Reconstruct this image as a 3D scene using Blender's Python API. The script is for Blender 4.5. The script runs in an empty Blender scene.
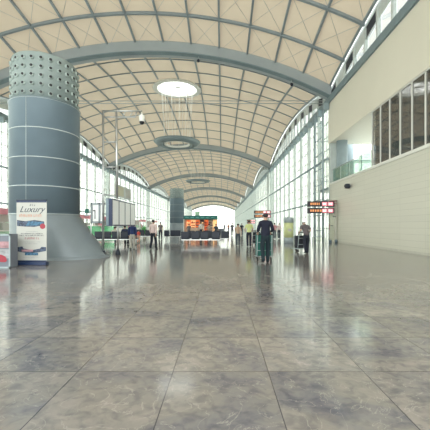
import bpy, bmesh, math, random
from mathutils import Vector, Matrix
R = math.radians; PI = math.pi
random.seed(7)
sc = bpy.context.scene
col = sc.collection
EYE = 1.3

# ------------------------------------------------------------------ materials
def nodes_of(name):
    m = bpy.data.materials.new(name); m.use_nodes = True
    nt = m.node_tree; nt.nodes.clear()
    out = nt.nodes.new('ShaderNodeOutputMaterial')
    return m, nt, out
def mat(name, c, rough=.5, metal=0., var=.06, scale=3., bump=0., bscale=40., emit=0., coat=0.):
    m, nt, out = nodes_of(name)
    b = nt.nodes.new('ShaderNodeBsdfPrincipled')
    tc = nt.nodes.new('ShaderNodeTexCoord')
    n = nt.nodes.new('ShaderNodeTexNoise'); n.inputs['Scale'].default_value = scale; n.inputs['Detail'].default_value = 4
    nt.links.new(tc.outputs['Object'], n.inputs['Vector'])
    r = nt.nodes.new('ShaderNodeValToRGB')
    r.color_ramp.elements[0].position = .3; r.color_ramp.elements[1].position = .7
    r.color_ramp.elements[0].color = (c[0]*(1-var), c[1]*(1-var), c[2]*(1-var), 1)
    r.color_ramp.elements[1].color = (min(1, c[0]*(1+var)), min(1, c[1]*(1+var)), min(1, c[2]*(1+var)), 1)
    nt.links.new(n.outputs['Fac'], r.inputs['Fac'])
    nt.links.new(r.outputs['Color'], b.inputs['Base Color'])
    b.inputs['Roughness'].default_value = rough; b.inputs['Metallic'].default_value = metal
    if coat: b.inputs['Coat Weight'].default_value = coat
    if emit:
        b.inputs['Emission Color'].default_value = (*c, 1); b.inputs['Emission Strength'].default_value = emit
    if bump:
        n2 = nt.nodes.new('ShaderNodeTexNoise'); n2.inputs['Scale'].default_value = bscale
        nt.links.new(tc.outputs['Object'], n2.inputs['Vector'])
        bp = nt.nodes.new('ShaderNodeBump'); bp.inputs['Strength'].default_value = bump; bp.inputs['Distance'].default_value = .02
        nt.links.new(n2.outputs['Fac'], bp.inputs['Height']); nt.links.new(bp.outputs['Normal'], b.inputs['Normal'])
    nt.links.new(b.outputs[0], out.inputs[0])
    return m
def glass(name, tint, refl=.08, rough=.02, body=None, bodyfac=0.):
    m, nt, out = nodes_of(name)
    t = nt.nodes.new('ShaderNodeBsdfTransparent'); t.inputs[0].default_value = (*tint, 1)
    g = nt.nodes.new('ShaderNodeBsdfGlossy'); g.inputs['Roughness'].default_value = rough
    mx = nt.nodes.new('ShaderNodeMixShader'); lw = nt.nodes.new('ShaderNodeLayerWeight'); lw.inputs['Blend'].default_value = .25
    ml = nt.nodes.new('ShaderNodeMath'); ml.operation = 'MULTIPLY_ADD'
    ml.inputs[1].default_value = .5; ml.inputs[2].default_value = refl
    nt.links.new(lw.outputs['Fresnel'], ml.inputs[0])
    nt.links.new(ml.outputs[0], mx.inputs[0]); 
    first = t
    if body:
        d = nt.nodes.new('ShaderNodeBsdfDiffuse'); d.inputs[0].default_value = (*body, 1)
        m2 = nt.nodes.new('ShaderNodeMixShader'); m2.inputs[0].default_value = bodyfac
        nt.links.new(t.outputs[0], m2.inputs[1]); nt.links.new(d.outputs[0], m2.inputs[2]); first = m2
    nt.links.new(first.outputs[0], mx.inputs[1]); nt.links.new(g.outputs[0], mx.inputs[2])
    nt.links.new(mx.outputs[0], out.inputs[0])
    return m
M = {}
def floor_mat():
    m, nt, out = nodes_of('polished marble'); N = nt.nodes; L = nt.links
    tc = N.new('ShaderNodeTexCoord'); sp = N.new('ShaderNodeSeparateXYZ'); L.new(tc.outputs['Object'], sp.inputs[0])
    def mth(op, a, b=None, c=None):
        n = N.new('ShaderNodeMath'); n.operation = op
        for i, v in enumerate((a, b, c)):
            if v is None: continue
            if isinstance(v, (int, float)): n.inputs[i].default_value = v
            else: L.new(v, n.inputs[i])
        return n.outputs[0]
    u = mth('DIVIDE', mth('ADD', sp.outputs[0], .437+85), .85)
    v = mth('DIVIDE', mth('ADD', sp.outputs[1], -2.77+84), .84)
    def edge(q, w):
        f = mth('FRACT', q); d = mth('MINIMUM', f, mth('SUBTRACT', 1., f))
        return mth('LESS_THAN', d, w)
    joint = mth('MAXIMUM', edge(u, .0048), edge(v, .005))
    cb = N.new('ShaderNodeCombineXYZ'); L.new(mth('FLOOR', u), cb.inputs[0]); L.new(mth('FLOOR', v), cb.inputs[1])
    wn = N.new('ShaderNodeTexWhiteNoise'); wn.noise_dimensions = '2D'; L.new(cb.outputs[0], wn.inputs['Vector'])
    # veins: each slab cut from its own place in the stone
    off = N.new('ShaderNodeVectorMath'); off.operation = 'MULTIPLY_ADD'
    L.new(wn.outputs['Color'], off.inputs[0]); off.inputs[1].default_value = (9, 9, 9); L.new(tc.outputs['Object'], off.inputs[2])
    mp = N.new('ShaderNodeMapping'); mp.inputs['Scale'].default_value = (.85, .95, 1); mp.inputs['Rotation'].default_value = (0, 0, R(14))
    L.new(off.outputs[0], mp.inputs[0])
    n1 = N.new('ShaderNodeTexNoise'); n1.inputs['Scale'].default_value = 1.5; n1.inputs['Detail'].default_value = 9; n1.inputs['Roughness'].default_value = .65; n1.inputs['Distortion'].default_value = .5
    L.new(mp.outputs[0], n1.inputs['Vector'])
    r1 = N.new('ShaderNodeValToRGB'); e = r1.color_ramp.elements
    e[0].position = .30; e[0].color = (.12, .12, .15, 1); e[1].position = .70; e[1].color = (.335, .305, .28, 1)
    x = e.new(.43); x.color = (.21, .203, .208, 1); x = e.new(.53); x.color = (.255, .24, .222, 1)
    L.new(n1.outputs['Fac'], r1.inputs['Fac'])
    n2 = N.new('ShaderNodeTexNoise'); n2.inputs['Scale'].default_value = 11; n2.inputs['Detail'].default_value = 8; n2.inputs['Distortion'].default_value = .6
    L.new(mp.outputs[0], n2.inputs['Vector'])
    r2 = N.new('ShaderNodeValToRGB'); e = r2.color_ramp.elements
    e[0].position = .34; e[0].color = (.70, .71, .75, 1); e[1].position = .55; e[1].color = (1.05, 1.04, 1.02, 1)
    L.new(n2.outputs['Fac'], r2.inputs['Fac'])
    n3 = N.new('ShaderNodeTexNoise'); n3.inputs['Scale'].default_value = 2.6; n3.inputs['Detail'].default_value = 5; n3.inputs['Distortion'].default_value = 2.2
    L.new(mp.outputs[0], n3.inputs['Vector'])
    vein = mth('LESS_THAN', mth('ABSOLUTE', mth('SUBTRACT', n3.outputs['Fac'], .5)), .006)
    mu = N.new('ShaderNodeMixRGB'); mu.blend_type = 'MULTIPLY'; mu.inputs[0].default_value = 1; L.new(r1.outputs[0], mu.inputs[1]); L.new(r2.outputs[0], mu.inputs[2])
    ve = N.new('ShaderNodeMixRGB'); L.new(mth('MULTIPLY', vein, .45), ve.inputs[0]); L.new(mu.outputs[0], ve.inputs[1]); ve.inputs[2].default_value = (.45, .42, .38, 1)
    tv = N.new('ShaderNodeMixRGB'); tv.blend_type = 'MULTIPLY'; tv.inputs[0].default_value = 1; L.new(ve.outputs[0], tv.inputs[1])
    br = mth('MULTIPLY_ADD', wn.outputs['Value'], .22, .88); cc = N.new('ShaderNodeCombineXYZ')
    for i in range(3): L.new(br, cc.inputs[i])
    L.new(cc.outputs[0], tv.inputs[2])
    jo = N.new('ShaderNodeMixRGB'); L.new(mth('MULTIPLY', joint, .85), jo.inputs[0]); L.new(tv.outputs[0], jo.inputs[1]); jo.inputs[2].default_value = (.045, .045, .055, 1)
    b = N.new('ShaderNodeBsdfPrincipled'); L.new(jo.outputs[0], b.inputs['Base Color'])
    L.new(mth('MULTIPLY_ADD', n2.outputs['Fac'], .08, .08), b.inputs['Roughness'])
    b.inputs['IOR'].default_value = 2.0
    bn = N.new('ShaderNodeTexNoise'); bn.inputs['Scale'].default_value = 5; L.new(tc.outputs['Object'], bn.inputs['Vector'])
    bp = N.new('ShaderNodeBump'); bp.inputs['Strength'].default_value = .05; bp.inputs['Distance'].default_value = .01
    L.new(bn.outputs['Fac'], bp.inputs['Height']); L.new(bp.outputs[0], b.inputs['Normal'])
    L.new(b.outputs[0], out.inputs[0])
    return m
def cladding_mat():
    m, nt, out = nodes_of('cream wall cladding'); N = nt.nodes; L = nt.links
    tc = N.new('ShaderNodeTexCoord'); sp = N.new('ShaderNodeSeparateXYZ'); L.new(tc.outputs['Object'], sp.inputs[0])
    cb = N.new('ShaderNodeCombineXYZ'); L.new(sp.outputs[1], cb.inputs[0]); L.new(sp.outputs[2], cb.inputs[1])
    bk = N.new('ShaderNodeTexBrick'); L.new(cb.outputs[0], bk.inputs['Vector'])
    bk.inputs['Scale'].default_value = 1; bk.inputs['Brick Width'].default_value = 1.96; bk.inputs['Row Height'].default_value = .3
    bk.inputs['Mortar Size'].default_value = .006; bk.offset = 0.
    bk.inputs['Color1'].default_value = (.64, .64, .565, 1); bk.inputs['Color2'].default_value = (.665, .663, .585, 1); bk.inputs['Mortar'].default_value = (.50, .50, .44, 1)
    b = N.new('ShaderNodeBsdfPrincipled'); L.new(bk.outputs['Color'], b.inputs['Base Color']); b.inputs['Roughness'].default_value = .42
    L.new(b.outputs[0], out.inputs[0]); return m
M['floor'] = floor_mat(); M['clad'] = cladding_mat()
M['fascia'] = mat('cream painted fascia', (.76, .735, .64), .5, var=.02, scale=.4)
M['roof'] = mat('beige roof lining', (.68, .575, .465), .75, var=.05, scale=.5)
def roof_mat():
    m = mat('beige translucent roof lining', (.70, .605, .485), .75, var=.04, scale=.5); nt = m.node_tree
    b = next(n for n in nt.nodes if n.type == 'BSDF_PRINCIPLED'); out = next(n for n in nt.nodes if n.type == 'OUTPUT_MATERIAL')
    t = nt.nodes.new('ShaderNodeBsdfTranslucent'); t.inputs[0].default_value = (.90, .76, .58, 1)  # translucency added so sky light through the roof brightens the hall
    mx = nt.nodes.new('ShaderNodeMixShader'); mx.inputs[0].default_value = .065
    nt.links.new(b.outputs[0], mx.inputs[1]); nt.links.new(t.outputs[0], mx.inputs[2]); nt.links.new(mx.outputs[0], out.inputs[0])
    return m
M['roof'] = roof_mat()
M['steel'] = mat('grey painted roof steel', (.27, .32, .35), .45, var=.05)
M['arch'] = mat('pale grey arch steel', (.37, .42, .45), .45, var=.04, scale=1)
M['darksteel'] = mat('dark steel edge', (.06, .08, .10), .5)
M['eave'] = mat('blue grey eave steel', (.20, .27, .30), .5)
M['pillar'] = mat('pillar blue grey', (.34, .43, .48), .5)
M['ringgrey'] = mat('ring grey', (.22, .28, .30), .5)
M['mull'] = mat('glazing bar paint', (.58, .64, .63), .4)
M['mulldark'] = mat('slate blue girder paint', (.30, .38, .42), .4)
M['white'] = mat('white paint', (.80, .81, .77), .5, var=.02)
M['ground'] = mat('pale apron concrete', (.70, .70, .64), .9, scale=.05)
M['pane'] = glass('clear window glass', (.94, .96, .93), .04)
M['gpane'] = glass('grey gallery glass', (.70, .70, .70), .12)
M['green_glass'] = glass('green balustrade glass', (.80, .93, .87), .08, body=(.35, .55, .47), bodyfac=.12)
M['frost'] = glass('frosted clerestory glass', (.86, .90, .90), .04, body=(.55, .60, .60), bodyfac=.6)
M['skyglass'] = glass('skylight glass', (.98, .98, .95), .02)
M['drum'] = mat('column blue grey metal', (.175, .24, .29), .4, metal=.1, var=.05, scale=1.2)
M['drumtop'] = mat('perforated drum sage grey', (.27, .335, .335), .5, var=.05)
M['flare'] = mat('column skirt grey', (.23, .275, .305), .42, metal=.1, var=.04)
M['seam'] = mat('white joint strip', (.50, .56, .57), .4)
M['nozzle'] = mat('nozzle sage paint', (.42, .50, .49), .45)
M['hole'] = mat('nozzle black', (.012, .014, .02), .6)
M['dark'] = mat('dark navy plastic', (.018, .026, .045), .5)
M['navy'] = mat('navy seat leather', (.010, .018, .040), .45)
M['chrome'] = mat('brushed metal', (.55, .57, .58), .3, metal=.9)
M['blue'] = mat('royal navy vinyl', (.012, .03, .09), .4)
M['paper'] = mat('banner white vinyl', (.50, .51, .485), .5, var=.015)
M['ink'] = mat('dark ink', (.05, .06, .09), .6)
M['orange_ink'] = mat('orange ink', (.62, .27, .17), .6)
M['red_ink'] = mat('red ink', (.36, .045, .07), .6)
M['grey_ink'] = mat('grey ink', (.36, .39, .42), .6)
M['sky_ink'] = mat('photo blue print', (.05, .14, .24), .5, var=.8, scale=14)
M['pic'] = mat('dark picture print', (.06, .085, .14), .5, var=.85, scale=17)
M['picpink'] = mat('pink picture print', (.42, .24, .27), .5, var=.35, scale=7)
M['cabinet'] = mat('slate cabinet', (.17, .19, .23), .5)
M['panelwhite'] = mat('lit panel white', (.75, .78, .78), .4, emit=.03, var=.02)
M['lime'] = mat('lime print', (.62, .68, .36), .5, var=.12, scale=4)
M['postgrey'] = mat('kiosk grey', (.36, .43, .46), .5)
M['teal'] = mat('teal shop header', (.015, .16, .15), .5)
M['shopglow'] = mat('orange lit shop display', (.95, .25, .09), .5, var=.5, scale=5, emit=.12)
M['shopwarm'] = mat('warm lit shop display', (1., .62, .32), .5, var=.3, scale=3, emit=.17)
M['pink'] = mat('pink shop header', (.72, .28, .35), .5, var=.15, scale=1.2)
M['mint'] = mat('mint shop panel', (.40, .60, .45), .5, var=.35, scale=1.2)
M['leaf'] = mat('plant green', (.10, .42, .12), .6, var=.3)
M['pinklit'] = mat('pink lit sign field', (1., .30, .36), .5, emit=.17)
M['amber'] = mat('amber lit sign text', (.9, .36, .14), .5, emit=.1)
M['signwhite'] = mat('white lit sign text', (1., .88, .85), .5, emit=.3)
M['sign'] = mat('sign housing', (.05, .045, .06), .45)
M['skin'] = mat('skin', (.50, .31, .23), .55, var=.05)
M['hairdark'] = mat('dark hair', (.02, .018, .022), .6)
M['hairgrey'] = mat('grey hair', (.28, .27, .26), .7)
M['shoe'] = mat('black shoe leather', (.015, .017, .022), .4)
M['rubber'] = mat('black rubber', (.015, .016, .018), .6)
M['teal_case'] = mat('green suitcase shell', (.008, .13, .105), .5, var=.1, scale=4)
M['black_case'] = mat('black luggage fabric', (.022, .027, .04), .7)
CL = {}
def cloth(n, c):
    if n not in CL: CL[n] = mat(n+' fabric', c, .85, var=.1, scale=6, bump=.3, bscale=18)
    return CL[n]

# ------------------------------------------------------------------ mesh helpers
class MB:
    def __init__(s): s.v = []; s.f = []; s.sm = []
    def quad(s, pts, smooth=False):
        n = len(s.v); s.v += [tuple(p) for p in pts]; s.f.append(tuple(range(n, n+len(pts)))); s.sm.append(smooth)
    def box(s, a, b, rz=0., piv=None):
        (x0, y0, z0), (x1, y1, z1) = a, b; n = len(s.v)
        P = [(x0,y0,z0),(x1,y0,z0),(x1,y1,z0),(x0,y1,z0),(x0,y0,z1),(x1,y0,z1),(x1,y1,z1),(x0,y1,z1)]
        if rz:
            cx, cy = piv if piv else ((x0+x1)/2, (y0+y1)/2)
            P = [(cx+(p[0]-cx)*math.cos(rz)-(p[1]-cy)*math.sin(rz), cy+(p[0]-cx)*math.sin(rz)+(p[1]-cy)*math.cos(rz), p[2]) for p in P]
        s.v += P
        for q in ((0,3,2,1),(4,5,6,7),(0,1,5,4),(1,2,6,5),(2,3,7,6),(3,0,4,7)):
            s.f.append(tuple(n+i for i in q)); s.sm.append(False)
        return s
    def rbox(s, a, b, r):           # box with rounded vertical and horizontal edges
        bm = bmesh.new(); bmesh.ops.create_cube(bm, size=1)
        for v in bm.verts:
            v.co = Vector([a[i] + (v.co[i]+.5)*(b[i]-a[i]) for i in range(3)])
        bmesh.ops.bevel(bm, geom=bm.edges[:], offset=r, segments=2, affect='EDGES', profile=.5)
        n = len(s.v); bm.verts.ensure_lookup_table()
        s.v += [tuple(v.co) for v in bm.verts]
        for f in bm.faces: s.f.append(tuple(n+v.index for v in f.verts)); s.sm.append(False)
        bm.free(); return s
    def tube(s, pts, r, n=8, cap=True, rs=None):
        pts = [Vector(p) for p in pts]; rings = []
        for i, p in enumerate(pts):
            d = (pts[min(i+1, len(pts)-1)] - pts[max(i-1, 0)]).normalized()
            up = Vector((0,0,1)) if abs(d.z) < .9 else Vector((0,1,0))
            a = d.cross(up).normalized(); b = d.cross(a)
            rr = rs[i] if rs else r; base = len(s.v)
            for k in range(n):
                t = 2*PI*k/n; s.v.append(tuple(p + a*math.cos(t)*rr + b*math.sin(t)*rr))
            rings.append(base)
        for i in range(len(rings)-1):
            for k in range(n):
                s.f.append((rings[i]+k, rings[i]+(k+1)%n, rings[i+1]+(k+1)%n, rings[i+1]+k)); s.sm.append(True)
        if cap:
            s.f.append(tuple(rings[0]+k for k in range(n))[::-1]); s.sm.append(False)
            s.f.append(tuple(rings[-1]+k for k in range(n))); s.sm.append(False)
        return s
    def lathe(s, prof, c=(0,0), n=32, closed=False):    # prof list (r,z)
        rings = []
        for r, z in prof:
            rings.append(len(s.v))
            for k in range(n):
                t = 2*PI*k/n; s.v.append((c[0]+r*math.cos(t), c[1]+r*math.sin(t), z))
        L = list(zip(rings[:-1], rings[1:]))
        if closed: L.append((rings[-1], rings[0]))
        for a, b in L:
            for k in range(n):
                s.f.append((a+k, a+(k+1)%n, b+(k+1)%n, b+k)); s.sm.append(True)
        if not closed:
            s.f.append(tuple(rings[0]+k for k in range(n))[::-1]); s.sm.append(False)
            s.f.append(tuple(rings[-1]+k for k in range(n))); s.sm.append(False)
        return s
    def bar(s, pts, w, h, side=None):   # rectangular section swept along pts; h measured downwards in z
        pts = [Vector(p) for p in pts]; rings = []
        for i, p in enumerate(pts):
            d = (pts[min(i+1, len(pts)-1)] - pts[max(i-1, 0)]).normalized()
            a = Vector(side) if side else d.cross(Vector((0,0,1))).normalized()
            u = a.cross(d).normalized() if not side else Vector((0,0,1))
            if u.z < 0: u = -u
            rings.append(len(s.v))
            s.v += [tuple(p+a*w/2), tuple(p-a*w/2), tuple(p-a*w/2-u*h), tuple(p+a*w/2-u*h)]
        for i in range(len(rings)-1):
            for k in range(4):
                s.f.append((rings[i]+k, rings[i]+(k+1)%4, rings[i+1]+(k+1)%4, rings[i+1]+k)); s.sm.append(False)
        for e in (0, -1):
            s.f.append(tuple(rings[e]+k for k in range(4))); s.sm.append(False)
        return s
    def build(s, name, m, parent=None, loc=None):
        me = bpy.data.meshes.new(name); me.from_pydata(s.v, [], s.f)
        bm = bmesh.new(); bm.from_mesh(me); bmesh.ops.recalc_face_normals(bm, faces=bm.faces[:]); bm.to_mesh(me); bm.free()
        if len(me.polygons) == len(s.sm): me.polygons.foreach_set('use_smooth', s.sm)
        me.materials.append(m); o = bpy.data.objects.new(name, me); col.objects.link(o)
        if parent: o.parent = parent
        if loc: o.location = loc
        return o
def tag(o, label=None, cat=None, group=None, kind=None):
    if label: o['label'] = label
    if cat: o['category'] = cat
    if group: o['group'] = group
    if kind: o['kind'] = kind
    return o
def empty(name, loc, label, cat, group=None, rz=0.):
    o = bpy.data.objects.new(name, None); col.objects.link(o); o.location = loc; o.rotation_euler.z = rz
    o.empty_display_size = .2
    return tag(o, label, cat, group)
def struct(o, label=None):
    o['kind'] = 'structure'
    if label: o['label'] = label
    return o
def copy_tree(o, parent=None):
    c = o.copy(); col.objects.link(c)
    if parent: c.parent = parent
    for ch in [x for x in col.objects if x.parent == o]: copy_tree(ch, c)
    return c
def text_mesh(name, body, size, m, parent, loc, rot, shear=0., extrude=.002, bold=0.):
    cu = bpy.data.curves.new(name, 'FONT'); cu.body = body; cu.size = size; cu.align_x = 'CENTER'; cu.shear = shear
    cu.extrude = extrude; cu.offset = bold
    o = bpy.data.objects.new(name, cu); col.objects.link(o); bpy.context.view_layer.update()
    me = bpy.data.meshes.new_from_object(o.evaluated_get(bpy.context.evaluated_depsgraph_get()))
    bpy.data.objects.remove(o); me.materials.clear(); me.materials.append(m)
    q = bpy.data.objects.new(name, me); col.objects.link(q); q.parent = parent; q.location = loc; q.rotation_euler = rot
    return q

# ------------------------------------------------------------------ the hall
XC, HW = -6., 15.
XL, XR = XC-HW, XC+HW
RISE = 3.7; RAD = (HW*HW+RISE*RISE)/(2*RISE)
BAY = 32.; Y0 = -6.; NB = 7; YEND = Y0+BAY*NB
ZEAVE = 11.8
def arcz(x): 
    d = x-XC; return EYE+15.2-(RAD-math.sqrt(RAD*RAD-d*d))
def shellz(x, t):
    u = (x-XC)/HW; return arcz(x) + (1.6+.5*u*u)*4*t*(1-t)
HX, HT, HR = -5.4, .355, 2.45            # round skylight in the two nearest bays
def bayY(b, t): return Y0+BAY*(b+t)

fl = MB(); fl.box((XL-1, -8, -.3), (XR+1, YEND+1, 0)); struct(fl.build('floor', M['floor']), 'polished grey and beige marble floor slabs')
gd = MB(); gd.box((-600, -100, -4.5), (600, 700, -4.3)); struct(gd.build('ground', M['ground']), 'pale ground outside the glazing')

# ceiling shell, one curved sail per bay joined in one surface
ce = MB()
for b in range(NB):
    nx, ny = (78, 60) if b < 3 else (39, 24)
    for i in range(nx):
        for j in range(ny):
            x0, x1 = XL+2*HW*i/nx, XL+2*HW*(i+1)/nx; t0, t1 = j/ny, (j+1)/ny
            xm, ym = (x0+x1)/2, bayY(b, (t0+t1)/2)
            if b < 2 and math.hypot(xm-HX, ym-bayY(b, HT)) < HR: continue
            ce.quad([(x0, bayY(b,t0), shellz(x0,t0)), (x1, bayY(b,t0), shellz(x1,t0)), (x1, bayY(b,t1), shellz(x1,t1)), (x0, bayY(b,t1), shellz(x0,t1))], True)
ceo = ce.build('ceiling', M['roof']); struct(ceo, 'beige vaulted roof lining in billowing bays')
bm = bmesh.new(); bm.from_mesh(ceo.data); bmesh.ops.remove_doubles(bm, verts=bm.verts[:], dist=.002); bmesh.ops.recalc_face_normals(bm, faces=bm.faces[:]); bm.to_mesh(ceo.data); bm.free()
ntrim = [0]
def trim(mb, m, label=None):
    ntrim[0] += 1; return struct(mb.build('trim_%d' % ntrim[0], m), label)
for b in range(NB):
    rb = MB(); 
    wl, hl = (.14, .16) if b == 0 else (.10, .10)
    def inhole(x, y): return b < 2 and math.hypot(x-HX, y-bayY(b, HT)) < HR+.1
    def runs(pts):
        cur = []
        for p in pts:
            if inhole(p[0], p[1]):
                if len(cur) > 1: yield cur
                cur = []
            else: cur.append(p)
        if len(cur) > 1: yield cur
    for i in range(14):
        x = XL+2*HW*i/13; x = min(max(x, XL+.1), XR-.1)
        for r in runs([(x, bayY(b, j/30), shellz(x, j/30)-.01) for j in range(31)]): rb.bar(r, wl*(1.6 if b else 1.), hl)
    for k in range(1, 10):
        t = k/10
        for r in runs([(XL+2*HW*i/52, bayY(b, t), shellz(XL+2*HW*i/52, t)-.02) for i in range(53)]): rb.bar(r, wl*(1. if b else 1.3), hl*(.8 if b else 1.2), side=(0, 1, 0))
    trim(rb, M['steel'], 'grey steel roof grid of bay %s' % ['nearest','second','third','fourth','fifth','sixth','seventh'][b])
    # crossed bracing rods on the two nearest bays
    if b == 0:
        cr = MB()
        for i in range(13):
            for k in range(3, 10):
                xa, xb = XL+2*HW*i/13, XL+2*HW*(i+1)/13; ta, tb = k/10, (k+1)/10
                for (p, q) in (((xa, ta), (xb, tb)), ((xb, ta), (xa, tb))):
                    cr.tube([(p[0]+(q[0]-p[0])*s/4, bayY(0, p[1]+(q[1]-p[1])*s/4), shellz(p[0]+(q[0]-p[0])*s/4, p[1]+(q[1]-p[1])*s/4)-.03) for s in range(5)], .011, 4, False)
        trim(cr, M['arch'], 'thin crossed bracing rods under the nearest roof bay')
for b in range(NB+1):       # big arches
    y = bayY(b, 0); a = MB()
    if b == 0: a_pts = 40
    pts = [(XL+2*HW*i/48, y, arcz(XL+2*HW*i/48)+.05) for i in range(49)]
    a.bar(pts, 1.0, .85, side=(0, 1, 0))
    trim(a, M['arch'], None)
    a2 = MB(); a2.bar([(p[0], p[1]-.3, p[2]-.84) for p in pts], .5, .08, side=(0, 1, 0)); trim(a2, M['eave'])  # darker strip modelled in place of the shadow line under the arch
    if 0 < b < 4:           # tie rods
        t = MB(); 
        for dz in (0, -.22): t.tube([(XL+.2, y, ZEAVE+dz), (XC, y, ZEAVE-.02+dz), (XR-.2, y, ZEAVE+dz)], .028, 6)
        trim(t, M['arch'], 'thin pair of tie rods across the arch')

# ------------------------------------------------------------------ clerestory lenses and eaves on both sides
def side_eave(xs, sgn, y0, y1, nm):
    e = MB(); e.box((xs-.15 if sgn > 0 else xs-.35, y0, ZEAVE-.25), (xs+.35 if sgn > 0 else xs+.15, y1, ZEAVE+.25))
    trim(e, M['eave'], 'blue grey eave beam')
    pn = MB(); fr = MB(); dk = MB()
    xo = xs+sgn*.08
    for b in range(NB):
        n = 20
        for j in range(n):
            t0, t1 = j/n, (j+1)/n; ya, yb = bayY(b, t0), bayY(b, t1)
            za, zb = shellz(xs, t0)+.05, shellz(xs, t1)+.05
            # upper white arc band
            ba, bb = max(ZEAVE+.2, za-.42), max(ZEAVE+.2, zb-.42)
            for xx in (xo, xo+sgn*.1): fr.quad([(xx, ya, ba), (xx, yb, bb), (xx, yb, zb), (xx, ya, za)])
            fr.quad([(xo, ya, ba), (xo, yb, bb), (xo+sgn*.1, yb, bb), (xo+sgn*.1, ya, ba)])
            if za > ZEAVE+.8 or zb > ZEAVE+.8:
                pn.quad([(xo+sgn*.04, ya, ZEAVE+.2), (xo+sgn*.04, yb, ZEAVE+.2), (xo+sgn*.04, yb, bb), (xo+sgn*.04, ya, ba)])
                fr.box((min(xo-sgn*.10, xo+sgn*.1), ya-.07, ZEAVE+.2), (max(xo-sgn*.10, xo+sgn*.1), ya+.07, max(ba, ZEAVE+.21)))
            ca, cb_ = max(ZEAVE+.22, ba-.75), max(ZEAVE+.22, bb-.75)
            if ba > ZEAVE+.35 or bb > ZEAVE+.35:            # vent strip: dark sash, white panel, dark sash ...
                if j % 2 and b < 3:
                    g = .16
                    q = [(xo-sgn*.04, ya+g, ca), (xo-sgn*.04, yb-g, cb_), (xo-sgn*.04, yb-g, bb), (xo-sgn*.04, ya+g, ba)]
                    dk.quad(q)
                    for u in range(4): fr.tube([q[u], q[(u+1)%4]], .035, 4)
                    for (u0, u1) in ((ya, ya+g), (yb-g, yb)):
                        fr.quad([(xo-sgn*.02, u0, ca), (xo-sgn*.02, u1, cb_), (xo-sgn*.02, u1, bb), (xo-sgn*.02, u0, ba)])
                else:
                    fr.quad([(xo-sgn*.02, ya, ca), (xo-sgn*.02, yb, cb_), (xo-sgn*.02, yb, bb), (xo-sgn*.02, ya, ba)])
    w = struct(fr.build('window_%d' % nm, M['mull']), 'arched clerestory strip above the eave beam')
    pn.build('pane', M['frost'], w); dk.build('vent', M['dark'], w)
side_eave(XR, 1, Y0, YEND, 1); side_eave(XL, -1, Y0, YEND, 2)

# ------------------------------------------------------------------ curtain walls
def curtain(xs, sgn, y0, y1, nm, near_fine=True):
    root_m = MB()                        # main posts
    y = y0
    k = 0
    while y < y1+.01:
        big = abs((y-Y0) % BAY) < .05
        w = .42 if big else .15
        d = .8 if big else .26
        xa, xb = sorted((xs-sgn*.1, xs-sgn*(.1)-sgn*-d)) if False else sorted((xs, xs+sgn*d))
        root_m.box((xa, y-w/2, 0), (xb, y+w/2, ZEAVE-.25)); y += 3.2; k += 1
    o = struct(root_m.build('window_%d' % nm, M['mull']), 'tall glazed curtain wall')
    mm = MB(); y = y0
    while y < y1:
        for f in (.25, .5, .75): mm.box((min(xs+sgn*.3, xs+sgn*.38), y+3.2*f-.03, 0), (max(xs+sgn*.3, xs+sgn*.38), y+3.2*f+.03, ZEAVE-.2))
        y += 3.2
    for z in (1.1, 2.3, 4.6, 5.75, 8.05, 9.2, 10.4): mm.box((min(xs+sgn*.3, xs+sgn*.38), y0, z-.028), (max(xs+sgn*.3, xs+sgn*.38), y1, z+.028))
    mm.build('glazing_bar', M['mull'], o)
    gi = MB()
    for z, r in ((3.45, .085), (6.9, .10)):
        gi.tube([(xs-sgn*.25, y0-.3, z), (xs-sgn*.25, y1, z)], r, 8)
        y = y0
        while y < y1: gi.tube([(xs-sgn*.25, y, z), (xs+sgn*.1, y, z)], .045, 6); y += 3.2
    gi.build('girder', M['mulldark'], o)
    p = MB(); p.box((xs+sgn*.33-.006, y0, 0), (xs+sgn*.33+.006, y1, ZEAVE-.2)); p.build('pane', M['pane'], o)
    br = MB(); y = y0                     # eave brackets
    while y < y1 and y < 130:
        br.box((min(xs-sgn*.05, xs-sgn*.5), y-.12, ZEAVE-.75), (max(xs-sgn*.05, xs-sgn*.5), y+.12, ZEAVE-.2)); y += 1.6
    br.build('bracket', M['mulldark'], o)
    return o
curtain(XR, 1, Y0+BAY, YEND, 3)
curtain(XL, -1, Y0, YEND, 4)
# laddered posts right beside the end of the solid wall
lp = MB()
for y in (26.6, 28.9): lp.tube([(XR-.35, y, 0), (XR-.35, y, 11.6)], .085, 8)
z = .9
while z < 11.5: lp.tube([(XR-.35, 26.6, z), (XR-.35, 28.9, z)], .04, 6); z += 1.35
trim(lp, M['mulldark'], 'laddered steel wall post beside the end of the cream wall')
lq = MB()
for y in (57.2, 58.8): lq.tube([(XR-.35, y, 0), (XR-.35, y, 11.6)], .12, 8)
z = .9
while z < 11.5: lq.tube([(XR-.35, 57.2, z), (XR-.35, 58.8, z)], .04, 6); z += 1.8
trim(lq, M['mull'], 'laddered steel wall post under the second arch')
# far end wall, glazed
ew = MB(); 
for i in range(13): ew.box((XL+2.5*i-.12, YEND, 0), (XL+2.5*i+.12, YEND+.3, arcz(XL+2.5*i)))
for z in (3.5, 7, 10.5): ew.box((XL, YEND, z-.1), (XR, YEND+.25, z+.1))
eo = struct(ew.build('window_5', M['mull']), 'glazed far end of the hall')
ep = MB(); ep.box((XL, YEND+.3, 0), (XR, YEND+.32, 16.4)); ep.build('pane', M['pane'], eo)

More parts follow.
